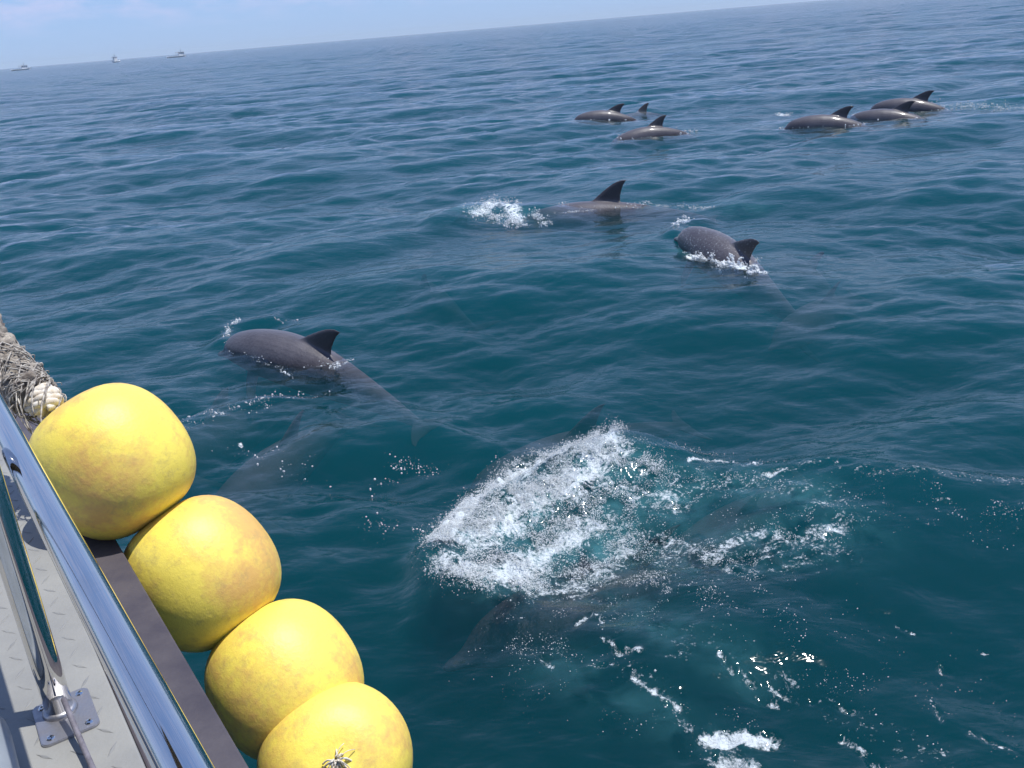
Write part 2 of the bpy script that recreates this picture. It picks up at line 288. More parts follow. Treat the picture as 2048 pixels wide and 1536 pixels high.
# ------------------------------------------------------------------ the sea: swell and ripples as geometry
comps = []
def add_band(n, l0, l1, slope, spread, base):
    for i in range(n):
        lam = l0 * (l1 / l0) ** ((i + rng.random()) / n)
        th = base + rng.normal() * spread
        comps.append((lam, th, slope / math.sqrt(n) * lam / (2 * math.pi) * 1.414, rng.random() * 2 * math.pi))
add_band(12, 3.2, 11.0, 0.058, 0.50, rad(92))
add_band(20, 1.1, 3.2, 0.082, 0.60, rad(97))
add_band(30, 0.40, 1.1, 0.088, 0.70, rad(86))
add_band(40, 0.11, 0.40, 0.075, 0.75, rad(95))
def wave_base(X, Y, cell):
    Z = np.zeros_like(X)
    G = 0.95 + 0.22 * (np.sin(0.55 * X + 0.31 * Y + 1.1) + np.sin(-0.23 * X + 0.62 * Y + 4.0)) + 0.16 * (np.sin(1.3 * X - 0.8 * Y + 2.2) + np.sin(0.7 * X + 1.7 * Y))
    G = np.clip(G, 0.25, 1.7)
    for lam, th, a, ph in comps:
        k = 2 * math.pi / lam; m = cell < lam / 2.6
        if not m.any(): continue
        w = np.clip((lam / 2.6 - cell[m]) / (lam / 5.0), 0, 1)
        p = k * (X[m] * math.cos(th) + Y[m] * math.sin(th)) + ph
        if lam < 1.3: w = w * G[m]
        Z[m] += a * w * (np.sin(p) + 0.22 * np.cos(2 * p))
    return Z
def seg_dist(X, Y, a, b):
    ax, ay = a[:2]; bx, by = b[:2]; dx, dy = bx - ax, by - ay
    t = np.clip(((X - ax) * dx + (Y - ay) * dy) / (dx * dx + dy * dy + 1e-9), 0, 1)
    sx, sy = X - ax - t * dx, Y - ay - t * dy
    perp = (dx * (Y - ay) - dy * (X - ax)) / math.hypot(dx, dy)          # + on the far side
    return np.hypot(sx, sy), perp, t
# ridges thrown up by the boat and the dolphins: (polyline in photo pixels, height, width far side, width near side)
RIDGES = [
    ([(872, 1085), (960, 985), (1090, 925), (1240, 880)], 0.14, 0.14, 0.42),
    ([(1240, 880), (1400, 905), (1620, 930), (1800, 950), (2048, 955), (2400, 985)], 0.10, 0.24, 0.60),
    ([(300, 880), (420, 820), (520, 795), (640, 780), (760, 790)], 0.065, 0.12, 0.50),
    ([(560, 890), (760, 855), (860, 850), (960, 880)], 0.04, 0.12, 0.35),
    ([(880, 445), (940, 415), (1060, 412)], 0.09, 0.25, 0.5),
    ([(440, 680), (468, 645), (540, 632)], 0.05, 0.12, 0.16), ([(1345, 470), (1362, 445), (1400, 432)], 0.06, 0.14, 0.2),
]
def ridges(X, Y):
    Z = np.zeros_like(X)
    for pl, h, wf, wn in RIDGES:
        P = [at_z(x, y, h * .6) for x, y in pl]; best = np.full(X.shape, 9e9); sgn = np.zeros_like(X)
        for a, b in zip(P[:-1], P[1:]):
            d, s, tt = seg_dist(X, Y, a, b); m = d < best; best[m] = d[m]; sgn[m] = s[m]
        f = 1 / (1 + np.exp(-np.clip(sgn / 0.05, -30, 30))); w = wn + (wf - wn) * f
        Z += h * np.exp(-(best / w) ** 2 * 1.2) - 0.25 * h * np.exp(-((best - wn * 1.6) / wn) ** 2) * (1 - f)
    return Z
def H1(x, y):
    X = np.array([float(x)], np.float64); Y = np.array([float(y)], np.float64)
    return float((wave_base(X, Y, np.full(1, 0.05)) + ridges(X, Y))[0])

def at_water(px, py, dz=0.0):
    z = dz
    for _ in range(6): p = at_z(px, py, z); z = 0.5 * z + 0.5 * (H1(p[0], p[1]) + dz)
    return at_z(px, py, z)
# foam on the water: polylines in photo pixels -> metres; (points, radius m, strength)
FOAM = [
    ([(885, 1060), (960, 990), (1060, 935), (1120, 915)], 0.11, 1.12), ([(950, 1080), (1050, 1000), (1160, 950), (1230, 890)], 0.16, 0.82),
    ([(1150, 895), (1230, 868)], 0.07, 0.9), ([(900, 1120), (1000, 1150), (1090, 1100), (1180, 1050)], 0.14, 0.8),
    ([(1180, 1000), (1260, 1060), (1200, 1120)], 0.12, 0.5), ([(1250, 920), (1340, 960), (1380, 1000)], 0.08, 0.55),
    ([(1380, 920), (1440, 915), (1520, 925)], 0.035, 0.72), ([(1530, 945), (1570, 940)], 0.03, 0.85), ([(1300, 950), (1400, 960), (1560, 985)], 0.10, 0.42),
    ([(1340, 1090), (1430, 1110), (1500, 1060), (1600, 1080), (1690, 1040)], 0.10, 0.60), ([(1430, 1120), (1460, 1140)], 0.05, 0.6),
    ([(1330, 1160), (1420, 1150), (1530, 1160)], 0.06, 0.40), ([(1150, 1250), (1190, 1225), (1205, 1250)], 0.022, 0.62),
    ([(1210, 1275), (1240, 1300), (1280, 1300)], 0.030, 0.70), ([(1330, 1310), (1380, 1305)], 0.02, 0.5),
    ([(1435, 1300), (1465, 1340)], 0.020, 0.74), ([(1490, 1350), (1510, 1375)], 0.018, 0.7), ([(1510, 1395), (1550, 1410)], 0.032, 0.66),
    ([(1530, 1370), (1575, 1395)], 0.016, 0.66), ([(1265, 1355), (1330, 1400), (1360, 1415)], 0.024, 0.72), ([(1085, 1315), (1105, 1335)], 0.025, 0.62),
    ([(1170, 1335), (1210, 1330)], 0.018, 0.6), ([(1420, 1480), (1480, 1475), (1540, 1480)], 0.055, 0.95), ([(1430, 1520), (1500, 1530), (1520, 1600)], 0.055, 0.85),
    ([(1690, 1480), (1720, 1500), (1760, 1530), (1820, 1580)], 0.030, 0.75), ([(1680, 1415), (1705, 1420)], 0.024, 0.7), ([(1620, 1405), (1660, 1400)], 0.014, 0.6),
    ([(1795, 1250), (1830, 1270)], 0.014, 0.62), ([(1880, 1335), (1900, 1345)], 0.016, 0.7), ([(1940, 1465), (1990, 1485), (2040, 1505)], 0.018, 0.66),
    ([(1860, 1395), (1885, 1440)], 0.012, 0.6), ([(1955, 1300), (1980, 1310)], 0.012, 0.6), ([(1740, 930), (1850, 945), (2048, 955)], 0.05, 0.34),
    ([(1880, 1000), (1900, 1000)], 0.02, 0.6), ([(1300, 1250), (1420, 1290)], 0.05, 0.34), ([(1100, 1200), (1300, 1180)], 0.12, 0.36),
    ([(955, 425), (1010, 410), (1035, 440)], 0.16, 0.85), ([(1070, 430), (1090, 445)], 0.10, 0.62), ([(1040, 462), (950, 450)], 0.10, 0.42),
    ([(1110, 425), (1190, 418)], 0.06, 0.5), ([(1290, 405), (1420, 415), (1520, 400)], 0.12, 0.40), ([(1350, 445), (1375, 440)], 0.08, 0.8),
    ([(1385, 512), (1440, 520), (1485, 535)], 0.10, 1.0), ([(1500, 540), (1530, 545)], 0.06, 0.8),
    ([(1340, 262), (1400, 265)], 0.16, 0.5), ([(1280, 225), (1330, 222)], 0.2, 0.42), ([(1860, 210), (1950, 215), (2048, 215)], 0.45, 0.50), ([(1560, 228), (1575, 230)], 0.2, 0.8),
    ([(1640, 238), (1820, 235)], 0.2, 0.42), ([(1150, 225), (1165, 228)], 0.15, 0.5),
    ([(340, 860), (420, 825), (520, 800)], 0.12, 0.22), ([(455, 665), (462, 650), (480, 638)], 0.06, 0.6), ([(540, 640), (590, 640)], 0.04, 0.4),
    ([(560, 740), (580, 748)], 0.03, 0.55), ([(640, 728), (700, 720)], 0.07, 0.6), ([(500, 715), (600, 745)], 0.05, 0.5), ([(480, 885), (484, 892)], 0.02, 0.75), ([(800, 930), (860, 940)], 0.06, 0.36),
    ([(1790, 515), (1830, 525)], 0.07, 0.45),
]
FOAM += [([(1290, 940), (1500, 960), (1650, 1000)], 0.26, 0.47), ([(1280, 1090), (1450, 1130), (1650, 1080)], 0.28, 0.49), ([(1150, 1200), (1400, 1290), (1650, 1400), (1900, 1530)], 0.20, 0.36),
         ([(1000, 1160), (1150, 1180), (1250, 1100)], 0.16, 0.62), ([(1230, 1330), (1330, 1400), (1450, 1500)], 0.10, 0.42), ([(1620, 1130), (1850, 1270), (2048, 1400)], 0.12, 0.27), ([(1420, 1290), (1500, 1370), (1580, 1400)], 0.07, 0.42),
         ([(1600, 925), (1750, 938), (1900, 948), (2048, 958)], 0.12, 0.46), ([(1850, 1000), (2048, 1060)], 0.14, 0.28), ([(1050, 930), (1200, 960), (1350, 1000)], 0.16, 0.6)]
AIR = [([(920, 1060), (1100, 990), (1240, 920)], 0.17, 0.8), ([(1000, 1120), (1200, 1080), (1300, 1000)], 0.28, 0.6), ([(1280, 960), (1450, 960), (1600, 990)], 0.20, 0.34),
       ([(1380, 1120), (1500, 1090), (1650, 1060)], 0.22, 0.36), ([(1200, 1200), (1350, 1260), (1480, 1330)], 0.14, 0.25), ([(1100, 1330), (1300, 1420), (1460, 1500)], 0.12, 0.22),
       ([(820, 430), (1040, 430)], 0.3, 0.4), ([(1380, 500), (1480, 515)], 0.2, 0.5), ([(1900, 210), (2048, 215)], 0.7, 0.3), ([(1290, 410), (1500, 410)], 0.3, 0.25)]
def field(X, Y, strokes):
    Z = np.zeros_like(X)
    for pl, r, s in strokes:
        P = [at_water(x, y) for x, y in pl]
        xs = [p[0] for p in P]; ys = [p[1] for p in P]; g = 2.2 * r
        idx = np.where((X > min(xs) - g) & (X < max(xs) + g) & (Y > min(ys) - g) & (Y < max(ys) + g))
        if idx[0].size == 0: continue
        x, y = X[idx], Y[idx]; best = np.full(x.shape, 9e9)
        for a, b in zip(P[:-1], P[1:]): best = np.minimum(best, seg_dist(x, y, a, b)[0])
        v = min(s * 1.25, 1.5) * np.exp(-(best / r) ** 2 * 0.9); Z[idx] = np.maximum(Z[idx], v)
    return Z

def build_sea():
    fine = np.arange(rad(-42), rad(42), 0.0028)
    coarse = np.linspace(rad(42), rad(318), 130)[:-1]
    az = np.concatenate([fine, coarse]); daz = np.concatenate([np.full(len(fine), 0.0028), np.full(len(coarse), rad(276) / 129)])
    r1 = 1.9 * np.exp(np.arange(0, math.log(60 / 1.9), 0.0045)); r2 = np.concatenate([60 * np.exp(np.arange(0.006, math.log(5), 0.0095)), 300 * np.exp(np.arange(0.01, math.log(9500 / 300), 0.03))])
    r = np.concatenate([[0.5, 1.0, 1.4], r1, r2]); na, nr = len(az), len(r)
    dr = np.gradient(r)
    A, R = np.meshgrid(az, r); X = R * np.sin(A); Y = R * np.cos(A)
    cell = np.maximum(R * daz[None, :], dr[:, None] * 0.8).astype(np.float32)
    Z = wave_base(X, Y, cell)
    near = R < 20; Z[near] += ridges(X[near], Y[near])
    FO = np.zeros_like(X); AI = np.zeros_like(X); FO[R < 50] = field(X[R < 50], Y[R < 50], FOAM); AI[R < 50] = field(X[R < 50], Y[R < 50], AIR)
    # churned water: fractal lumps where foam is thick
    m = FO > 0.45
    for ix in zip(*np.where(m)):
        x, y = X[ix], Y[ix]; s = FO[ix] - 0.45
        Z[ix] += s * (0.08 * mnoise.turbulence(Vector((x * 12, y * 12, 1.3)), 4, False, noise_basis='PERLIN_ORIGINAL') - 0.022)
    V = np.stack([X, Y, Z], -1).reshape(-1, 3)
    idx = np.arange(na * nr).reshape(nr, na); nx = np.roll(idx, -1, axis=1)
    F = np.stack([idx[:-1], nx[:-1], nx[1:], idx[1:]], -1).reshape(-1, 4)
    # bottom and rim so the body of water is closed; centre fan top
    n0 = len(V); top = idx[0]; rim = idx[-1]
    extra = [[0, 0, 0]]
    lower = V[rim].copy(); lower[:, 2] = -14.0
    V = np.concatenate([V, np.array(extra), lower, [[0, 0, -14.0]]])
    lo = n0 + 1 + np.arange(na); cb = n0 + 1 + na
    tn = np.roll(top, -1); rn = np.roll(rim, -1); ln_ = np.roll(lo, -1)
    F = np.concatenate([F, np.stack([rim, rn, ln_, lo], -1)])
    T = np.concatenate([np.stack([np.full(na, n0), tn, top], -1), np.stack([np.full(na, cb), lo, ln_], -1)])
    q = F[0]; nrm = np.cross(V[q[1]] - V[q[0]], V[q[2]] - V[q[0]])
    if nrm[2] < 0: F = F[:, ::-1]; T = T[:, ::-1]
    # mesh from quads + tris
    me = D.meshes.new('sea'); nq, ntt = len(F), len(T)
    me.vertices.add(len(V)); me.vertices.foreach_set('co', V.astype(np.float32).ravel())
    loops = np.concatenate([F.ravel(), T.ravel()]).astype(np.int32)
    me.loops.add(len(loops)); me.loops.foreach_set('vertex_index', loops); me.polygons.add(nq + ntt)
    ls = np.concatenate([np.arange(nq) * 4, nq * 4 + np.arange(ntt) * 3]).astype(np.int32)
    me.polygons.foreach_set('loop_start', ls); me.polygons.foreach_set('loop_total', np.concatenate([np.full(nq, 4), np.full(ntt, 3)]).astype(np.int32))
    me.update(calc_edges=True); me.shade_smooth()
    for nm, arr in (('foam', FO), ('air', AI)):
        a = me.attributes.new(nm, 'FLOAT', 'POINT'); z = np.zeros(len(V), np.float32); z[:n0] = arr.ravel(); a.data.foreach_set('value', z)
    o = link('sea_water', me, M_water); o['kind'] = 'structure'
    return o
sea = build_sea()

# ------------------------------------------------------------------ dolphins
DL = 2.4
def loft(rings, closed_ends=True):
    n = len(rings[0]); V = [v for r in rings for v in r]; F = []
    for i in range(len(rings) - 1):
        for k in range(n):
            k2 = (k + 1) % n; F.append((i * n + k, i * n + k2, (i + 1) * n + k2, (i + 1) * n + k))
    if closed_ends: F.append(tuple(reversed(range(n)))); F.append(tuple(range((len(rings) - 1) * n, len(rings) * n)))
    return V, F
def dolphin_proto():
    prof = [(0.0, .004, .004, -.014), (.008, .011, .008, -.014), (.03, .016, .012, -.013), (.055, .021, .016, -.011), (.068, .029, .026, -.006), (.085, .042, .042, .000),
            (.11, .053, .055, .004), (.15, .066, .067, .004), (.20, .077, .079, .002), (.27, .087, .090, .000), (.35, .091, .096, .000), (.43, .089, .095, .000), (.51, .081, .088, .001),
            (.60, .066, .075, .003), (.69, .048, .060, .005), (.77, .033, .046, .006), (.85, .020, .032, .007), (.91, .013, .022, .006), (.95, .013, .012, .005), (.975, .010, .006, .005)]
    P = np.array(prof); tt = np.linspace(0, .975, 60); tt = np.concatenate([np.linspace(0, .02, 5)[:-1], tt[2:]])
    def ci(c): return np.interp(tt, P[:, 0], P[:, c])
    hw, hh, zc = ci(1), ci(2), ci(3)
    def sm(a):
        b = a.copy()
        for _ in range(1): b[1:-1] = (b[:-2] + 2 * b[1:-1] + b[2:]) / 4
        return b
    hw, hh, zc = sm(hw), sm(hh), sm(zc); rings = []
    for t, w, h, z in zip(tt, hw, hh, zc):
        rings.append([(t * DL, w * DL * math.sin(2 * math.pi * k / 28), (z + h * math.cos(2 * math.pi * k / 28)) * DL) for k in range(28)])
    V, F = loft(rings)
    def fin(sections):      # (le point, te point, thickness dir, thickness)
        rr = []
        for le, te, td, th in sections:
            le, te, td = Vector(le), Vector(te), Vector(td); ring = []
            for k in range(16):
                a = 2 * math.pi * k / 16; u = 0.5 - 0.5 * math.cos(a); prof_ = math.sin(a) * (1 - 0.45 * u)
                ring.append(tuple((le.lerp(te, u) + td * th * prof_) * DL))
            rr.append(ring)
        return loft(rr)
    parts = [(V, F)]
    ys = (0, 1, 0)
    parts.append(fin([((.378, 0, .070), (.562, 0, .060), ys, .014), ((.416, 0, .098), (.545, 0, .088), ys, .011), ((.450, 0, .126), (.546, 0, .116), ys, .009),
                      ((.480, 0, .150), (.552, 0, .141), ys, .007), ((.507, 0, .169), (.560, 0, .162), ys, .005), ((.530, 0, .180), (.568, 0, .175), ys, .004), ((.552, 0, .187), (.575, 0, .184), ys, .002)]))
    zs = (0, 0, 1)
    for s in (1, -1):
        parts.append(fin([((.905, 0 * s, .005), (.972, 0, .005), zs, .010), ((.915, .022 * s, .005), (.978, .022 * s, .005), zs, .0085), ((.932, .055 * s, .006), (.982, .055 * s, .006), zs, .006),
                          ((.955, .088 * s, .007), (.990, .088 * s, .007), zs, .0045), ((.978, .113 * s, .008), (.999, .113 * s, .008), zs, .003)]))
        nd = Vector((0, .62 * s, .78))
        parts.append(fin([((.205, .050 * s, -.050), (.262, .050 * s, -.052), nd, .011), ((.222, .085 * s, -.078), (.278, .080 * s, -.080), nd, .009), ((.250, .118 * s, -.104), (.298, .112 * s, -.106), nd, .007),
                          ((.284, .142 * s, -.126), (.318, .138 * s, -.128), nd, .005), ((.310, .152 * s, -.138), (.328, .150 * s, -.139), nd, .003)]))
    VV, FF = [], []
    for v, f in parts:
        o = len(VV); VV += list(v); FF += [tuple(i + o for i in q) for q in f]
    me = D.meshes.new('dolphin_build'); me.from_pydata(VV, [], FF); me.update()
    bm = bmesh.new(); bm.from_mesh(me); bmesh.ops.recalc_face_normals(bm, faces=bm.faces); bm.to_mesh(me); bm.free()
    ob = D.objects.new('dolphin_build', me); COL.objects.link(ob)
    rm = ob.modifiers.new('r', 'REMESH'); rm.mode = 'VOXEL'; rm.voxel_size = 0.0105
    s = ob.modifiers.new('s', 'SMOOTH'); s.iterations = 5; s.factor = 0.5
    res = []
    for ratio in (1.0, 0.16):
        dm = ob.modifiers.new('d', 'DECIMATE'); dm.ratio = ratio
        dg = bpy.context.evaluated_depsgraph_get(); ev = ob.evaluated_get(dg); m2 = D.meshes.new_from_object(ev)
        v = np.zeros(len(m2.vertices) * 3, np.float32); m2.vertices.foreach_get('co', v); res.append((m2, v.reshape(-1, 3)))
        ob.modifiers.remove(dm)
    D.objects.remove(ob)
    return res
PROTO = dolphin_proto()
def pose(V, pitch, arch, tail, side=0.0, front=None):
    """bend the straight body: arch = radians of curvature nose to tail stock, tail = extra bend of the stock, side = sideways bend"""
    s0 = 0.47 * DL; S = np.linspace(-0.02, 1.02, 400) * DL; ds = S[1] - S[0]
    u = (S - s0) / DL
    th = pitch + np.where(u < 0, arch if front is None else front, arch) * u + tail * np.clip(u - 0.18, 0, 1) ** 1.3 * 2.0     # slope downwards towards the tail
    ps = side * u
    dx = np.cos(th) * np.cos(ps); dy = np.cos(th) * np.sin(ps); dz = -np.sin(th)
    px = np.cumsum(dx) * ds; py = np.cumsum(dy) * ds; pz = np.cumsum(dz) * ds
    i0 = np.argmin(abs(S - s0)); px -= px[i0]; py -= py[i0]; pz -= pz[i0]
    x = V[:, 0]; g = lambda a: np.interp(x, S, a)
    T, Pz = g(th), g(ps)
    nx, nz = np.sin(T) * np.cos(Pz), np.cos(T); ny = np.sin(T) * np.sin(Pz)
    lx, ly = -np.sin(Pz), np.cos(Pz)
    z = V[:, 2]; y = V[:, 1]
    return np.stack([g(px) + nx * z + lx * y, g(py) + ny * z + ly * y, g(pz) + nz * z], -1)
DOL = []
def dolphin(fin_px, head_px, back, pitch, arch, tail, label, lod=1, scale=1.0, roll=0.0, side=0.0, group=None, front=None, hz=None, yaw=None, wet=0):
    """fin_px: foot of the dorsal fin in the photograph, head_px: a point ahead of it along the water, back: height of the back at the fin above the water"""
    me0, V0 = PROTO[lod]; V = pose(V0, pitch, arch, tail, side, front)
    a = at_water(*fin_px, back); b = at_water(*head_px, back * .8 if hz is None else hz); a0 = a
    hd = math.atan2(b[1] - a0[1], b[0] - a0[0]) + math.pi                   # model's nose is at -x
    if yaw is not None: hd = math.atan2(a0[1], a0[0]) - math.pi / 2 + rad(yaw)  # 0 = swimming square to the line of sight, to the left
    Rm = np.array([[1, 0, 0], [0, math.cos(roll), -math.sin(roll)], [0, math.sin(roll), math.cos(roll)]])
    tp = (pose(np.array([[0.47 * DL, 0, 0.093 * DL]]), pitch, arch, tail, side, front) @ Rm.T)[0] * scale
    if back < -.1: tp = np.array([0, 0, 0.093 * DL * scale])
    tw = Matrix.Rotation(hd, 3, 'Z') @ Vector(tp); loc = Vector((a[0], a[1], H1(a[0], a[1]) + back)) - tw
    me = me0.copy(); me.name = 'dolphin'; W = V.copy()
    W = (W @ Rm.T) * scale
    me.vertices.foreach_set('co', W.astype(np.float32).ravel()); me.update(); me.shade_smooth()
    bl = me.attributes.new('belly', 'FLOAT', 'POINT'); bl.data.foreach_set('value', np.clip((-V0[:, 2] / DL - .062) / .03, 0, 1).astype(np.float32) * (V0[:, 0] < .8 * DL))
    zt = np.interp(V0[:, 0] / DL, [.38, .47, .60], [.094, .092, .076])
    f = np.clip((V0[:, 2] / DL - zt - .004) / .02, 0, 1)
    f = np.maximum(f, np.clip((np.abs(V0[:, 1]) / DL - .10) / .01, 0, 1)); f = np.maximum(f, np.clip((V0[:, 0] / DL - .9) / .05, 0, 1) * .6)
    fi = me.attributes.new('fin', 'FLOAT', 'POINT'); fi.data.foreach_set('value', f.astype(np.float32))
    o = link('dolphin', me, M_dolphin); o.location = loc; o.rotation_euler = (0, 0, hd)
    tag(o, label, 'dolphin', group or 'dolphins swimming beside the boat'); DOL.append((o, W, hd, loc, wet)); return o
dolphin((628, 690), (470, 634), 0.11, 0.27, 0.30, 0.0, 'nearest grey dolphin arching out of the water left of centre, its fin clear of water', lod=0, front=1.0, hz=.24, wet=.3)
dolphin((1480, 500), (1358, 424), 0.10, 0.33, 0.15, -0.3, 'grey dolphin with speckled wet back and black fin, white foam along its flank', lod=0, front=0.8, hz=.33, wet=1)
dolphin((1208, 402), (1110, 425), 0.05, 0.0, 0.16, 0.1, 'dolphin showing one tall dark fin and a low back right of the small splash', lod=0, scale=1.25, yaw=-4, wet=.5)
dolphin((1308, 252), (1240, 272), 0.20, 0.02, 0.75, 0.6, 'distant dolphin with rounded back and upright fin, its dark reflection on the water below it', lod=1, yaw=12, front=1.0, wet=.3)
dolphin((1226, 222), (1160, 226), 0.19, 0.18, 0.80, 0.6, 'far dolphin with head and back at the surface, leftmost of the far group', lod=1, yaw=3, wet=.3)
dolphin((1281, 224), (1230, 228), -0.06, 0.0, 0.4, 0.3, 'far dolphin showing only the small pointed tip of its fin', lod=1, yaw=25)
dolphin((1675, 231), (1575, 232), 0.17, 0.15, 0.8, 0.7, 'far dolphin leading the right hand trio, snout pushing a white ripple', lod=1, yaw=0, wet=.5)
dolphin((1798, 220), (1690, 218), 0.18, 0.15, 0.8, 0.7, 'far dolphin in the middle of the right hand trio', lod=1, yaw=-6, wet=.5)
dolphin((1838, 198), (1725, 198), 0.22, 0.15, 0.8, 0.7, 'farthest dolphin, last of the right hand trio with its fin highest in the picture', lod=1, yaw=-4, wet=.5)
GU = 'dolphins swimming under the surface'
dolphin((560, 885), (420, 960), -0.36, 0.0, 0.3, 0.1, 'brownish dolphin gliding just under the surface right of the top yellow float', lod=1, group=GU, roll=.25, scale=.9)
dolphin((440, 835), (300, 870), -0.42, 0.0, 0.2, 0.1, 'submerged pale dolphin half hidden behind the top yellow float', lod=1, group=GU, roll=-.3, scale=.9)
dolphin((1150, 862), (950, 905), -0.36, 0.0, 0.2, 0.2, 'dark submerged dolphin behind the big white splash', lod=1, group=GU, roll=.2, scale=.9)
dolphin((1240, 1110), (900, 1190), -0.27, 0.10, 0.3, 0.1, 'large dark dolphin under the near edge of the big white splash', lod=1, group=GU, roll=.4)
dolphin((1470, 1010), (1300, 1060), -0.42, 0.0, 0.2, 0.1, 'submerged greyish dolphin in the churned water right of the big splash', lod=1, group=GU, roll=.4, scale=.8)
dolphin((920, 445), (820, 432), -0.30, 0.0, 0.2, 0.1, 'submerged dolphin left of and under the small white splash', lod=1, group=GU, roll=.3)
dolphin((1640, 600), (1540, 622), -0.29, 0.0, 0.2, 0.1, 'submerged pale dolphin below and right of the speckled dolphin', lod=1, group=GU, roll=.3, scale=.8)
dolphin((1610, 530), (1530, 480), -0.28, 0.0, 0.2, 0.1, 'submerged pale dolphin following behind the black fin of the speckled dolphin', lod=1, group=GU, roll=-.3, scale=.9)
dolphin((860, 570), (780, 510), -0.36, 0.0, 0.2, 0.1, 'deep faint dolphin shape in open water between the nearest dolphin and the small splash', lod=1, group=GU, roll=.3)
dolphin((1530, 325), (1450, 330), -0.32, 0.0, 0.2, 0.1, 'dark submerged dolphin in open water below the right hand trio', lod=1, group=GU, roll=.3)
for me, _ in PROTO: D.meshes.remove(me)

# ------------------------------------------------------------------ spray: bubbles and drops as real spheres
def ico():
    p = (1 + 5 ** .5) / 2
    v = np.array([(-1, p, 0), (1, p, 0), (-1, -p, 0), (1, -p, 0), (0, -1, p), (0, 1, p), (0, -1, -p), (0, 1, -p), (p, 0, -1), (p, 0, 1), (-p, 0, -1), (-p, 0, 1)], float)
    v /= np.linalg.norm(v[0])
    f = np.array([(0, 11, 5), (0, 5, 1), (0, 1, 7), (0, 7, 10), (0, 10, 11), (1, 5, 9), (5, 11, 4), (11, 10, 2), (10, 7, 6), (7, 1, 8), (3, 9, 4), (3, 4, 2), (3, 2, 6), (3, 6, 8), (3, 8, 9), (4, 9, 5), (2, 4, 11), (6, 2, 10), (8, 6, 7), (9, 8, 1)])
    return v, f
IV, IF = ico()
OV = np.array([(1, 0, 0), (-1, 0, 0), (0, 1, 0), (0, -1, 0), (0, 0, 1), (0, 0, -1)], float)
OF = np.array([(0, 2, 4), (2, 1, 4), (1, 3, 4), (3, 0, 4), (2, 0, 5), (1, 2, 5), (3, 1, 5), (0, 3, 5)])
def bubbles(name, P, R, label, cat, small=0.0042):
    VV = []; FF = []; o = 0
    for v, f, m in ((OV, OF, R < small), (IV, IF, R >= small)):
        p, r = P[m], R[m]; n = len(p)
        if not n: continue
        e = np.exp(rng.normal(size=(n, 1, 3)) * 0.25)
        VV.append((p[:, None, :] + v[None] * e * r[:, None, None]).reshape(-1, 3)); FF.append((f[None] + (np.arange(n) * len(v))[:, None, None]).reshape(-1, 3) + o); o += n * len(v)
    me = fast_mesh(name, np.concatenate(VV), np.concatenate(FF)); me.shade_smooth(); o = link(name, me, M_foam); tag(o, label, cat, kind='stuff'); return o
def scatter(strokes, n, hgt, rmin, rmax, jitter=1.0, thr=-0.05, zmax=0.09):
    P = []; W = [s[2] * s[1] for s in strokes]; W = np.array(W) / sum(W)
    for (pl, r, s), w in zip(strokes, W):
        Q = [at_water(x, y) for x, y in pl]; lens = [np.linalg.norm(b - a) for a, b in zip(Q[:-1], Q[1:])]; tot = sum(lens)
        for a, b, l in zip(Q[:-1], Q[1:], lens):
            m = int(n * w * l / tot); t = rng.random(m)[:, None]; q = a * (1 - t) + b * t
            q[:, :2] += rng.normal(size=(m, 2)) * r * 0.55 * jitter; P.append(q)
    P = np.concatenate(P); 
    k = np.array([mnoise.fractal(Vector((p[0] * 7, p[1] * 7, 4.1)), 0.8, 2.1, 4) for p in P]); P = P[k > thr + 0.05 * rng.normal(size=len(P))]
    z = wave_base(P[:, 0], P[:, 1], np.full(len(P), 0.05)) + ridges(P[:, 0], P[:, 1])
    lump = np.array([mnoise.turbulence(Vector((p[0] * 9, p[1] * 9, 1.3)), 4, False, noise_basis='PERLIN_ORIGINAL') for p in P])
    P[:, 2] = z + np.minimum(hgt * rng.exponential(size=len(P)) * (0.2 + lump * 1.6), zmax * (0.6 + 0.6 * rng.random(len(P))))
    R = rmin + (rmax - rmin) * rng.random(len(P)) ** 4.0
    return P, R
crest = [([(1120, 905), (1200, 900), (1260, 930), (1270, 990)], 0.12, 0.18), ([(1000, 1150), (1120, 1170), (1220, 1110), (1290, 1060)], 0.14, 0.35), ([(872, 1080), (930, 1010), (1010, 955), (1090, 915), (1130, 912)], 0.10, 1.0), ([(930, 1060), (1030, 990), (1130, 940)], 0.13, 1.0), ([(1150, 895), (1200, 872), (1245, 865)], 0.05, 0.9),
         ([(900, 1120), (1000, 1140), (1100, 1060), (1200, 1000), (1260, 1020)], 0.16, 0.7), ([(1130, 920), (1250, 900), (1330, 950)], 0.09, 0.5), ([(880, 1130), (960, 1165), (1060, 1170)], 0.07, 0.4)]
P, R_ = scatter(crest, 105000, 0.024, 0.0008, 0.0040, zmax=.075, thr=-.20)
P[:, 2] += 0.01
bubbles('splash_foam', P, R_, 'big white splash of foam and bubbles in the middle foreground', 'splash')
far_s = [([(1300, 940), (1420, 950), (1560, 980)], 0.11, 0.4), ([(1340, 1080), (1440, 1110), (1540, 1070), (1690, 1040)], 0.12, 0.6), ([(1000, 1200), (1150, 1230), (1350, 1180), (1520, 1160)], 0.12, 0.35),
         ([(950, 1280), (1150, 1290)], 0.08, 0.15), ([(1240, 868), (1400, 895), (1560, 920)], 0.07, 0.35), ([(1730, 940), (1860, 950), (2048, 960), (2200, 970)], 0.10, 0.12), ([(1250, 1080), (1330, 1200)], 0.12, 0.3)]
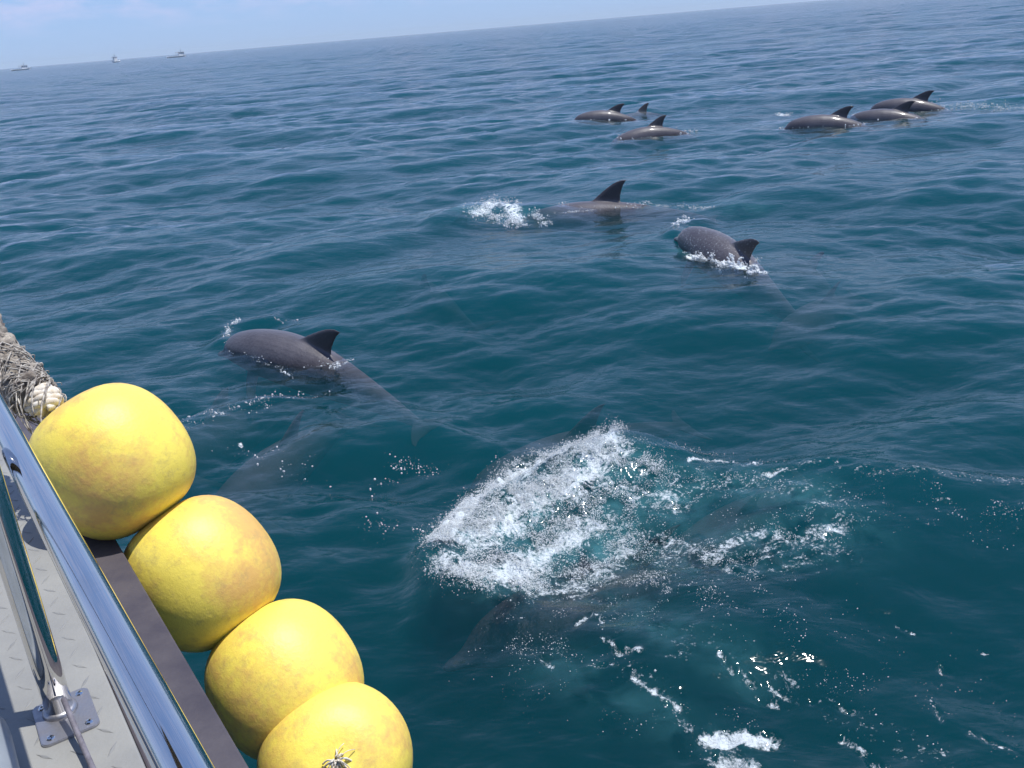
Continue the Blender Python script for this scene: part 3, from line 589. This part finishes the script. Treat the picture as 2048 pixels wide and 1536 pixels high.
far_s += [([(1280, 960), (1600, 1000), (1700, 1060)], 0.22, 0.22), ([(1250, 1150), (1500, 1180)], 0.28, 0.16), ([(1000, 1330), (1300, 1400), (1500, 1480)], 0.18, 0.10), ([(1700, 1000), (2000, 1050)], 0.20, 0.07), ([(1550, 1250), (1950, 1450)], 0.30, 0.06), ([(1880, 960), (2040, 1010)], .12, .15)]
P, R_ = scatter(far_s, 17000, 0.004, 0.0009, 0.0036, thr=0.10)
bubbles('floating_bubbles', P, R_, 'loose sparkling bubbles scattered on the churned water right of the splash', 'bubbles')
left_s = [([(345, 855), (420, 825), (520, 800), (560, 792)], 0.15, 0.6), ([(560, 790), (640, 785)], 0.12, 0.15), ([(730, 985), (800, 925), (870, 945)], 0.08, 0.4), ([(480, 900), (640, 960)], 0.14, 0.14), ([(750, 1050), (860, 1060)], 0.12, 0.15)]
P, R_ = scatter(left_s, 1300, 0.004, 0.0015, 0.007)
bubbles('floating_bubbles', P, R_, 'fine bubbles along the small wave crest beside the top yellow float', 'bubbles')
sm = [([(950, 432), (1000, 408), (1030, 405)], 0.14, 1.0), ([(985, 430), (1040, 450)], 0.14, 0.8), ([(1065, 432), (1095, 445)], 0.08, 0.4)]
P, R_ = scatter(sm, 8000, 0.040, 0.002, 0.010, zmax=.12)
bubbles('splash_foam', P, R_, 'small white splash in the middle distance left of the tall dorsal fin', 'splash')
for strokes, n, h, lab in [([([(1378, 508), (1430, 518), (1480, 534)], 0.08, 1.0), ([(1500, 542), (1525, 545)], 0.04, .3)], 3600, 0.035, 'white foam along the flank of the speckled dolphin'),
                         ([([(1350, 450), (1375, 438)], 0.06, 1.0)], 500, 0.03, 'spray at the snout of the speckled dolphin'),
                         ([([(452, 672), (458, 650), (480, 638)], 0.035, 1.0), ([(530, 640), (600, 640)], 0.03, .4), ([(560, 742), (582, 750)], .02, .3), ([(650, 740), (700, 722)], .05, .5)], 700, 0.015, 'droplets round the nearest dolphin'),
                         ([([(1565, 228), (1575, 230)], 0.12, .6), ([(1855, 205), (1870, 212)], .15, .5), ([(1900, 215), (2040, 215)], .35, .8), ([(1640, 232), (1800, 228)], .15, .3), ([(1340, 262), (1390, 264)], .12, .4)], 1600, 0.03, 'foam and spray trailing the far group of dolphins'),
                         ([([(1285, 405), (1400, 415), (1430, 415)], 0.07, .8), ([(1120, 425), (1190, 420)], .05, .3)], 900, 0.012, 'bubbles streaming over the low back with the tall fin')]:
    far = h >= .03
    P, R_ = scatter(strokes, n, h, 0.004 if far else 0.002, 0.016 if far else 0.008)
    bubbles('spray', P, R_, lab, 'spray')

PP = []; RR = []
for o, W, hd, loc, wet in DOL:
    if wet <= 0: continue
    c, s_ = math.cos(hd), math.sin(hd); X = W[:, 0] * c - W[:, 1] * s_ + loc[0]; Y = W[:, 0] * s_ + W[:, 1] * c + loc[1]; Z = W[:, 2] + loc[2]
    wz = wave_base(X, Y, np.full(len(X), .05)) + ridges(X, Y); dist = math.hypot(loc[0], loc[1]); sc_ = max(1, dist / 9)
    i_ = np.where(np.abs(Z - wz) < 0.022)[0]
    if len(i_):
        i_ = rng.choice(i_, min(len(i_) * 3, int(420 * wet + 60))); q = np.stack([X[i_], Y[i_], wz[i_]], -1) + rng.normal(size=(len(i_), 3)) * (.022, .022, .006) * sc_
        k = np.array([mnoise.fractal(Vector(p) * 5, .8, 2, 3) for p in q]); q = q[k > 0]; PP.append(q); RR.append((.002 + .006 * rng.random(len(q)) ** 4) * sc_)
    i_ = np.where((Z - wz > 0.03) & (Z - wz < .6))[0]
    if len(i_) and wet > .6:
        i_ = rng.choice(i_, 900); q = np.stack([X[i_], Y[i_], Z[i_]], -1); PP.append(q); RR.append(.0015 + .003 * rng.random(len(q)) ** 2)
bubbles('water_drops', np.concatenate(PP), np.concatenate(RR), 'drops and froth along the waterline of the surfacing dolphins', 'spray')

# ------------------------------------------------------------------ our own boat: deck edge, rail, post
ZD = CAMZ - 1.0; ZP = ZD - 0.02; ZR = CAMZ - 0.53
e1, e2 = at_z(228, 1072, ZP), at_z(499, 1536, ZP)
hd = e1 - e2; hd[2] = 0; hd /= np.linalg.norm(hd); out_ = np.array([hd[1], -hd[0], 0.0])         # along the boat, outboard
BM = Matrix(((hd[0], out_[0], 0, e2[0]), (hd[1], out_[1], 0, e2[1]), (0, 0, 1, ZD), (0, 0, 0, 1)))   # boat frame: x forward, y outboard, z up
def bpt(x, y, z): return BM @ Vector((x, y, z))
boat = empty('sightseeing_boat', tuple(bpt(0, -0.5, 0)))
tag(boat, 'corner of our own boat with grey deck, dark gunwale board and polished steel rail', 'boat')
def strip(y0, y1, z0, z1, x0=-2.5, x1=4.2, bev=0.004):
    return bevel_box(x1 - x0, y1 - y0, z1 - z0, bev, 2, BM @ Matrix.Translation(((x0 + x1) / 2, (y0 + y1) / 2, (z0 + z1) / 2)))
PW = 0.128
bm_obj('gunwale', strip(-PW, 0, -0.075, -0.02), M_gunwale, boat)
deck = bm_obj('deck', strip(-2.6, -PW - 0.002, -0.05, 0.0), M_deck, boat)
# raised tread bars
V, F = [], []
for i in range(-10, 60):
    for j in range(0, 26):
        cx, cy_ = i * 0.052 + (j % 2) * .026, -PW - 0.035 - j * 0.045
        a = rad(35 if (i + j) % 2 else -35); c, s = math.cos(a), math.sin(a); b = len(V)
        for (u, w, z) in ((-.018, 0, .0), (0, -.0030, 0), (.018, 0, 0), (0, .0030, 0), (-.010, 0, .0010), (.010, 0, .0010)):
            V.append(bpt(cx + u * c - w * s, cy_ + u * s + w * c, z + 0.0002))
        F += [(b, b + 1, b + 4), (b + 1, b + 5, b + 4), (b + 1, b + 2, b + 5), (b + 2, b + 3, b + 5), (b + 3, b + 4, b + 5), (b + 3, b, b + 4)]
tr = mesh_obj('tread_pattern', V, F, M_tread, deck); tr['kind'] = 'stuff'
# hull side leaning in below the gunwale
V, F = [], []
hs = [(-0.03, -0.076), (-0.05, -0.11), (-0.16, -0.45), (-0.34, -1.0), (-0.55, -1.6), (-0.9, -2.2)]
for x in (-2.4, -1, 0.5, 2, 4.1):
    for y, z in hs: V.append(bpt(x, y, z))
for i in range(4):
    for k in range(len(hs) - 1): a = i * len(hs) + k; F.append((a, a + 1, a + len(hs) + 1, a + len(hs)))
b = len(V)
for x in (-2.4, -1, 0.5, 2, 4.1): V.append(bpt(x, -2.5, -2.2)); V.append(bpt(x, -2.6, -0.051))
for i in range(4): F.append((i * 6 + 5, b + i * 2, b + i * 2 + 2, (i + 1) * 6 + 5)); F.append((b + i * 2, b + i * 2 + 1, b + i * 2 + 3, b + i * 2 + 2))
F.append(tuple([0, 1, 2, 3, 4, 5, b, b + 1])); F.append(tuple([24, 25, 26, 27, 28, 29, b + 8, b + 9][::-1]))
mesh_obj('hull', V, F, M_hull, boat)
M_added_roof = noise_mat('added_canopy_cloth', (0.30, 0.22, 0.15), (0.22, 0.16, 0.11), 4, 0.7)  # cloth of the added canopy, toned for its reflection in the rail
bm_obj('canopy', strip(-2.5, -0.40, 1.75, 1.79, -2.4, 1.2), M_added_roof, boat)  # unseen canopy, added to give the steel rail something to reflect
bm_obj('added_wheelhouse', strip(-2.5, -1.1, 0.0, 1.74, -2.35, -1.35, 0.03), M_hull, boat)  # invented block behind the camera, there only for the rail's reflections
for cx in (-2.3, 0.8):
    V, F = tube([bpt(cx, -0.55, z) for z in np.linspace(0.001, 1.749, 4)], 0.02, 16); mesh_obj('canopy_post', V, F, M_steel, boat, True)  # posts holding up the added canopy, also out of view
# rail
ra, rb = at_z(35, 906, ZR), at_z(366, 1536, ZR)
rd = (rb - ra) / np.linalg.norm(rb - ra)
pa, pb = ra - rd * 1.6, rb + rd * 1.2
V, F = tube([pa + (pb - pa) * t for t in np.linspace(0, 1, 12)], 0.0200, 40); mesh_obj('top_rail', V, F, M_steel, boat, True)
# post
pbase = at_z(122, 1425, ZD); rp = 0.0215
def on_rail(p):
    t = np.dot((p - ra)[:2], rd[:2]); q = ra + rd * t; return q
V, F = tube([(pbase[0], pbase[1], z) for z in np.linspace(ZD + 0.001, ZR + 0.05, 6)], rp, 32); post = mesh_obj('rail_post', V, F, M_steel, boat, True)
def plate_at(x, y, rotz, parent):
    Rt = Matrix.Translation((x, y, ZD + 0.004)) @ Matrix.Rotation(rotz, 4, 'Z')
    bm = bmesh.new(); pts = []
    for cx, cy_, a0 in ((.047, .032, 0), (-.047, .032, 90), (-.047, -.032, 180), (.047, -.032, 270)):
        for k in range(6): a = rad(a0 + 18 * k); pts.append((cx + .012 * math.cos(a), cy_ + .012 * math.sin(a)))
    vs = [bm.verts.new((x_, y_, 0.0)) for x_, y_ in pts]; f = bm.faces.new(vs)
    e = bmesh.ops.extrude_face_region(bm, geom=[f]); vv = [v for v in e['geom'] if isinstance(v, bmesh.types.BMVert)]
    bmesh.ops.translate(bm, verts=vv, vec=(0, 0, .004)); bmesh.ops.recalc_face_normals(bm, faces=bm.faces)
    bmesh.ops.bevel(bm, geom=[e_ for e_ in bm.edges if all(abs(v.co.z - .004) < 1e-5 for v in e_.verts)], offset=.0012, segments=2, affect='EDGES')
    bmesh.ops.transform(bm, matrix=Rt @ Matrix.Translation((0, 0, -.0035)), verts=bm.verts)
    pl = bm_obj('base_plate', bm, M_plate, parent)
    Rc = Matrix.Translation((pbase[0], pbase[1], ZD + 0.004))
    V, F = tube([Rc @ Vector((0, 0, .0)), Rc @ Vector((0, 0, .006)), Rc @ Vector((0, 0, .009))], .022, 28, radii=[.0275, .0265, .0225]); mesh_obj('weld_collar', V, F, M_plate, pl, True)
    for sx in (1, -1):
        for sy in (1, -1):
            c = Rt @ Vector((sx * .044, sy * .029, .0)); prf = [(.0066, 0), (.0066, .0012), (.0052, .0028), (.0030, .0034), (.0030, .0018), (.0001, .0018)]
            V = []; F = []
            for r_, z in prf:
                for k in range(14): a = 2 * math.pi * k / 14; V.append((c[0] + r_ * math.cos(a), c[1] + r_ * math.sin(a), c[2] + z))
            for i in range(len(prf) - 1):
                for k in range(14): k2 = (k + 1) % 14; F.append((i * 14 + k, i * 14 + k2, (i + 1) * 14 + k2, (i + 1) * 14 + k))
            mesh_obj('screw', V, F, M_steel, pl)
    return pl
PC = [at_z(x, y, ZD) for x, y in ((61, 1420), (172, 1377), (206, 1448), (88, 1500))]
pm = sum(PC) / 4; pe = (PC[1] - PC[0]) + (PC[2] - PC[3])
plate_at(pm[0], pm[1], math.atan2(pe[1], pe[0]) + math.pi / 2, boat)
# thin cord tied to the foot of the post
c0 = at_z(127, 1398, ZD + 0.045); c1 = at_z(196, 1560, ZD + 0.02)
pts = [c0 + (c1 - c0) * t + np.array([0, 0, -0.010 * math.sin(math.pi * min(t, 1))]) for t in np.linspace(0, 2.0, 16)]
V, F = tube(pts, 0.0045, 12); cord = mesh_obj('cord', V, F, M_cord, None, True); tag(cord, 'thin grey cord running down from the foot of the rail post', 'cord')
# rounded locker corner at the lower left edge of the picture
lc = at_z(20, 1475, ZD + 0.08); lw, ll = 0.5, 1.2
lm = Matrix.Translation((lc[0], lc[1], 0)) @ Matrix.Rotation(math.atan2(hd[1], hd[0]), 4, 'Z') @ Matrix.Translation((-ll / 2 + 0.10, lw / 2, ZD + 0.045))
lk = bm_obj('deck_locker', bevel_box(ll, lw, 0.09, 0.035, 6, lm), M_locker, None, True); tag(lk, 'rounded pale grey locker edge on the deck at the bottom left', 'locker')

# ------------------------------------------------------------------ yellow floats on their rope
BR = 0.171
bpos = [at_d(228, 922, 2.35), at_d(405, 1145, 2.35), at_d(571, 1358, 2.32), at_d(672, 1521, 2.27)]
baxis = [(350, 1000), (470, 1190), (560, 1180), (640, 1400)]
def buoy_mesh():
    prf = []; n = 30
    for i in range(n + 1):
        a = math.pi * i / n; c, s = math.cos(a), math.sin(a)
        z = math.copysign(abs(c) ** 0.92, c) * 0.168; r = abs(s) ** 0.68 * BR
        if abs(c) > .985: z *= 0.985
        prf.append((max(r, .012), z))
    V = []; F = []; m = 56
    for r_, z in prf:
        for k in range(m):
            a = 2 * math.pi * k / m; V.append((r_ * math.cos(a), r_ * math.sin(a), z))
    for i in range(n):
        for k in range(m): k2 = (k + 1) % m; F.append((i * m + k, (i + 1) * m + k, (i + 1) * m + k2, i * m + k2))
    F.append(tuple(range(m))); F.append(tuple(reversed(range(n * m, (n + 1) * m))))
    return V, F
BV, BF = buoy_mesh()
dirs = [bpos[1] - bpos[0], bpos[2] - bpos[0], bpos[2] - bpos[1] + np.array([0, -.05, .0]), None]
dirs[3] = (CP - bpos[3]) * np.array([1, 1, 1.0]); dirs[3] = dirs[3] / np.linalg.norm(dirs[3]) * 1.0 + ray(1024, 900) * 0.0 + Uv * 0.02
blabels = ['topmost yellow float beside the white rope knot, with a bright clean patch', 'second yellow float from the top, between two others, brown grime round its lower edge',
           'third yellow float from the top, dark scratch on its left side', 'lowest yellow float, seen end on with a frayed rope knot at its hole']
for i, p in enumerate(bpos):
    me = D.meshes.new('fishing_float'); me.from_pydata(BV, [], BF); me.shade_smooth()
    o = link('fishing_float', me, M_buoy); o.location = p; o.rotation_euler = Vector(dirs[i]).to_track_quat('Z', 'Y').to_euler()
    rz = Matrix.Rotation(1.3 * i, 4, 'Z'); me.transform(rz)
    tag(o, blabels[i], 'buoy', 'yellow fishing floats strung along the hull')

# rope through the floats, knots and frayed bundle
def strand_rope(pts, R, r, twist, n=3, seg=9, steps=None):
    """laid rope: n strands wound round a path"""
    P = [Vector(p) for p in pts]; V = []; F = []
    for s in range(n):
        path = []
        t0 = (P[1] - P[0]).normalized(); a = t0.orthogonal().normalized(); dist = 0
        for i, p in enumerate(P):
            t = (P[min(i + 1, len(P) - 1)] - P[max(i - 1, 0)]).normalized(); a = (a - t * a.dot(t)).normalized(); b = t.cross(a)
            if i: dist += (P[i] - P[i - 1]).length
            an = dist * twist + 2 * math.pi * s / n; path.append(p + (a * math.cos(an) + b * math.sin(an)) * R)
        v, f = tube(path, r, seg); o = len(V); V += v; F += [tuple(x + o for x in q) for q in f]
    return V, F
def smooth_path(ctrl, n):
    C = [Vector(c) for c in ctrl]; C = [2 * C[0] - C[1]] + C + [2 * C[-1] - C[-2]]; out = []
    for i in range(1, len(C) - 2):
        for k in range(n):
            t = k / n; p0, p1, p2, p3 = C[i - 1:i + 3]
            out.append(0.5 * ((2 * p1) + (-p0 + p2) * t + (2 * p0 - 5 * p1 + 4 * p2 - p3) * t * t + (-p0 + 3 * p1 - 3 * p2 + p3) * t ** 3))
    out.append(C[-2]); return out
rope = empty('float_rope', tuple(at_d(112, 812, 2.40)))
tag(rope, 'white rope knotted above the top yellow float, its end wrapped in frayed old rope', 'rope')
ka, kb = Vector(at_d(78, 795, 2.44)), Vector(at_d(100, 812, 2.41))
ax = (Vector(bpos[0]) - ka).normalized(); u_ = ax.orthogonal().normalized(); w_ = ax.cross(u_)
# coils of the knot
pts = []
for k in range(0, 150):
    t = k / 149; an = t * 2 * math.pi * 2.3; rr = 0.024 + 0.004 * math.sin(an * .37); c = ka.lerp(kb, t * 1.15)
    pts.append(c + (u_ * math.cos(an) + w_ * math.sin(an)) * rr)
V, F = strand_rope(pts, 0.0078, 0.0088, 130, 3, 10); mesh_obj('knot', V, F, M_rope, rope, True)
V, F = strand_rope(smooth_path([ka, at_d(112, 818, 2.40), at_d(135, 838, 2.38), bpos[0]], 14), 0.006, 0.0068, 170, 3, 8); mesh_obj('rope_length', V, F, M_rope, rope, True)
# old frayed bundle
fb_a, fb_b = Vector(at_d(-60, 640, 2.70)), Vector(at_d(66, 792, 2.46))
def lumpy(pa_, pb_, r0, r1, amp, seg=34, n=60, seed=0):
    V, F = tube([pa_.lerp(pb_, t) for t in np.linspace(0, 1, n)], 1, seg, radii=[r0 + (r1 - r0) * t for t in np.linspace(0, 1, n)]); VV = []
    for i, v in enumerate(V):
        c = pa_.lerp(pb_, (i // seg) / (n - 1)); d = (v - c)
        q = mnoise.fractal(Vector((v[0] * 26 + seed, v[1] * 26, v[2] * 26)), 0.7, 2.0, 5); VV.append(c + d * (1 + amp * q))
    return VV, F
V, F = lumpy(fb_a, fb_b, 0.050, 0.046, 0.42); mesh_obj('frayed_bundle', V, F, M_rope_old, rope, True)
V = []; F = []
bx = (fb_b - fb_a).normalized(); bu = bx.orthogonal().normalized(); bw = bx.cross(bu)
for k in range(260):
    t = random.random() ** 0.8; c = fb_a.lerp(fb_b, 1.03 - 0.6 * t * t); an = random.random() * 6.28; r0 = 0.046
    d = bu * math.cos(an) + bw * math.sin(an); wrap = random.random() < 0.78
    pts = []; ln_ = random.uniform(.03, .09); curl = random.uniform(-2, 2); slant = random.uniform(-1.6, 1.9)
    for q in range(6):
        s = q / 5
        if wrap: aa = an + s * ln_ / r0; dd = bu * math.cos(aa) + bw * math.sin(aa); pts.append(c + dd * (r0 + .004 + .006 * math.sin(s * 3 + curl)) + bx * slant * ln_ * s)
        else: pts.append(c + d * (r0 * .9 + ln_ * .35 * s) + bx * (ln_ * .3 * s * curl * .4) + Vector((0, 0, -.02 * s * s)) + bu * .01 * math.sin(s * 4 + curl))
    v, f = tube(pts, random.uniform(.0006, .0022), 5, radii=None); o = len(V); V += v; F += [tuple(x + o for x in q_) for q_ in f]
fi = mesh_obj('rope_fibres', V, F, M_fibre, rope, True); fi['kind'] = 'stuff'
# frayed tail at the last float's hole
kc = Vector(bpos[3]); kd = Vector(dirs[3]).normalized(); kp = kc + kd * 0.166; ku = kd.orthogonal().normalized(); kw = kd.cross(ku); V = []; F = []
for k in range(30):
    an = random.gauss(1.2, 1.3); d = (ku * math.cos(an) + kw * math.sin(an)); ln_ = random.uniform(.005, .026) ; e = Vector([random.uniform(-1, 1) for _ in range(3)]) * .012
    pts = [kp + d * .003, kp + d * (.004 + ln_ * .2) + kd * random.uniform(.006, .022), kp + d * (.006 + ln_ * .6) + kd * random.uniform(.006, .02) + e * .5, kp + d * (.008 + ln_) + kd * random.uniform(0, .014) + e + Vector((0, 0, -.01))]
    v, f = tube(smooth_path(pts, 4), random.uniform(.0008, .0024), 6); o = len(V); V += v; F += [tuple(x + o for x in q_) for q_ in f]
tail = mesh_obj('rope_tail', V, F, M_rope, rope, True)

# ------------------------------------------------------------------ far fishing boats
M_bw = noise_mat('boat_white', (0.84, 0.84, 0.82), (0.74, 0.74, 0.74), 2, 0.5)
M_bd = noise_mat('boat_dark', (0.22, 0.24, 0.28), (0.16, 0.18, 0.22), 2, 0.4)
M_br = noise_mat('boat_brown', (0.62, 0.54, 0.48), (0.5, 0.43, 0.38), 2, 0.6)
def far_boat(px, dist, length, yaw, cab, label, sign=1):
    d = ray(px[0], px[1]); az = math.atan2(d[0], d[1]); loc = Vector((math.sin(az) * dist, math.cos(az) * dist, 0.0))
    T = Matrix.Translation(loc) @ Matrix.Rotation(-az + yaw, 4, 'Z') @ Matrix.Diagonal((sign, 1, 1, 1))
    root = empty('fishing_boat', tuple(loc)); tag(root, label, 'boat', 'fishing boats far off near the horizon')
    def P(vs, fs, name, m, par=root): return mesh_obj(name, [T @ Vector(v) for v in vs], fs, m, par)
    def box(name, x0, x1, y0, y1, z0, z1, m, par=root):
        v = [(x, y, z) for x in (x0, x1) for y in (y0, y1) for z in (z0, z1)]
        return P(v, [(0, 1, 3, 2), (4, 6, 7, 5), (0, 4, 5, 1), (2, 3, 7, 6), (0, 2, 6, 4), (1, 5, 7, 3)], name, m, par)
    Lh = length; st = [(-.5, .09, .85), (-.3, .12, .80), (0, .13, .85), (.25, .11, 1.1), (.42, .05, 1.5), (.5, .005, 1.8)]
    V = []; F = []
    for x, w, z in st: V += [(x * Lh, w * Lh, z), (x * Lh * .95, w * Lh * .6, -.5), (x * Lh * .95, -w * Lh * .6, -.5), (x * Lh, -w * Lh, z)]
    for i in range(len(st) - 1):
        for k in range(4): a = i * 4 + k; b_ = i * 4 + (k + 1) % 4; F.append((a, b_, b_ + 4, a + 4))
    F += [(3, 2, 1, 0), (20, 21, 22, 23)]
    P(V, F, 'hull', M_bw)
    c0, c1, ch_ = cab; x0, x1 = c0 * Lh, c1 * Lh
    cabin = box('cabin', x0, x1, -.07 * Lh, .07 * Lh, .9, ch_, M_bw)
    for k in range(3):
        a = x0 + (x1 - x0) * (k + .2) / 3
        for s in (-1, 1): box('window', a, a + (x1 - x0) * .2, s * .07 * Lh - .03, s * .07 * Lh + .03, ch_ - .9, ch_ - .35, M_bd, cabin)
    box('canopy', x0 - .12 * Lh, x1 + .05 * Lh, -.09 * Lh, .09 * Lh, ch_ + .05, ch_ + .2, M_br)
    for s in (-1, 1): box('canopy_post', x0 - .11 * Lh, x0 - .11 * Lh + .12, s * .08 * Lh - .06, s * .08 * Lh + .06, .8, ch_ + .05, M_bd)
    m0 = (x0 + x1) / 2; box('mast', m0 - .08, m0 + .08, -.08, .08, ch_ + .2, ch_ + 2.6, M_bd); box('boom', m0 - 1.6, m0 + 1.6, -.05, .05, ch_ + 1.0, ch_ + 1.1, M_bd)
    box('bulwark', -.49 * Lh, .2 * Lh, -.128 * Lh, -.120 * Lh, .8, 1.25, M_bw); box('bulwark', -.49 * Lh, .2 * Lh, .120 * Lh, .128 * Lh, .8, 1.25, M_bw)
far_boat((352, 106), 800, 15, rad(25), (.12, .40, 3.6), 'white fishing boat with a mast, rightmost and largest of the three on the horizon', sign=1)
far_boat((232, 116), 850, 9.0, rad(52), (-.35, .05, 4.2), 'small stubby fishing boat seen half end on, middle of the three on the horizon', sign=1)
far_boat((40, 132), 900, 15, rad(18), (.05, .35, 3.4), 'grey low fishing boat at the left edge, faintest of the three on the horizon', sign=1)

# ------------------------------------------------------------------ sea haze
HZ = 1.3e-4
if HZ:
    m = D.materials.new('haze_air'); m.use_nodes = True; t = m.node_tree; t.nodes.clear()
    o_ = N(t, 'ShaderNodeOutputMaterial'); v = N(t, 'ShaderNodeVolumePrincipled', Density=HZ, Anisotropy=0.0); v.inputs['Color'].default_value = (0.78, 0.92, 1.0, 1); L(t, v.outputs[0], o_.inputs['Volume'])
    hb = bm_obj('haze', bevel_box(19600, 19600, 15.0 + 40.0, 0, 1, Matrix.Translation((0, 0, (40 - 15) / 2))), m); hb['kind'] = 'stuff'
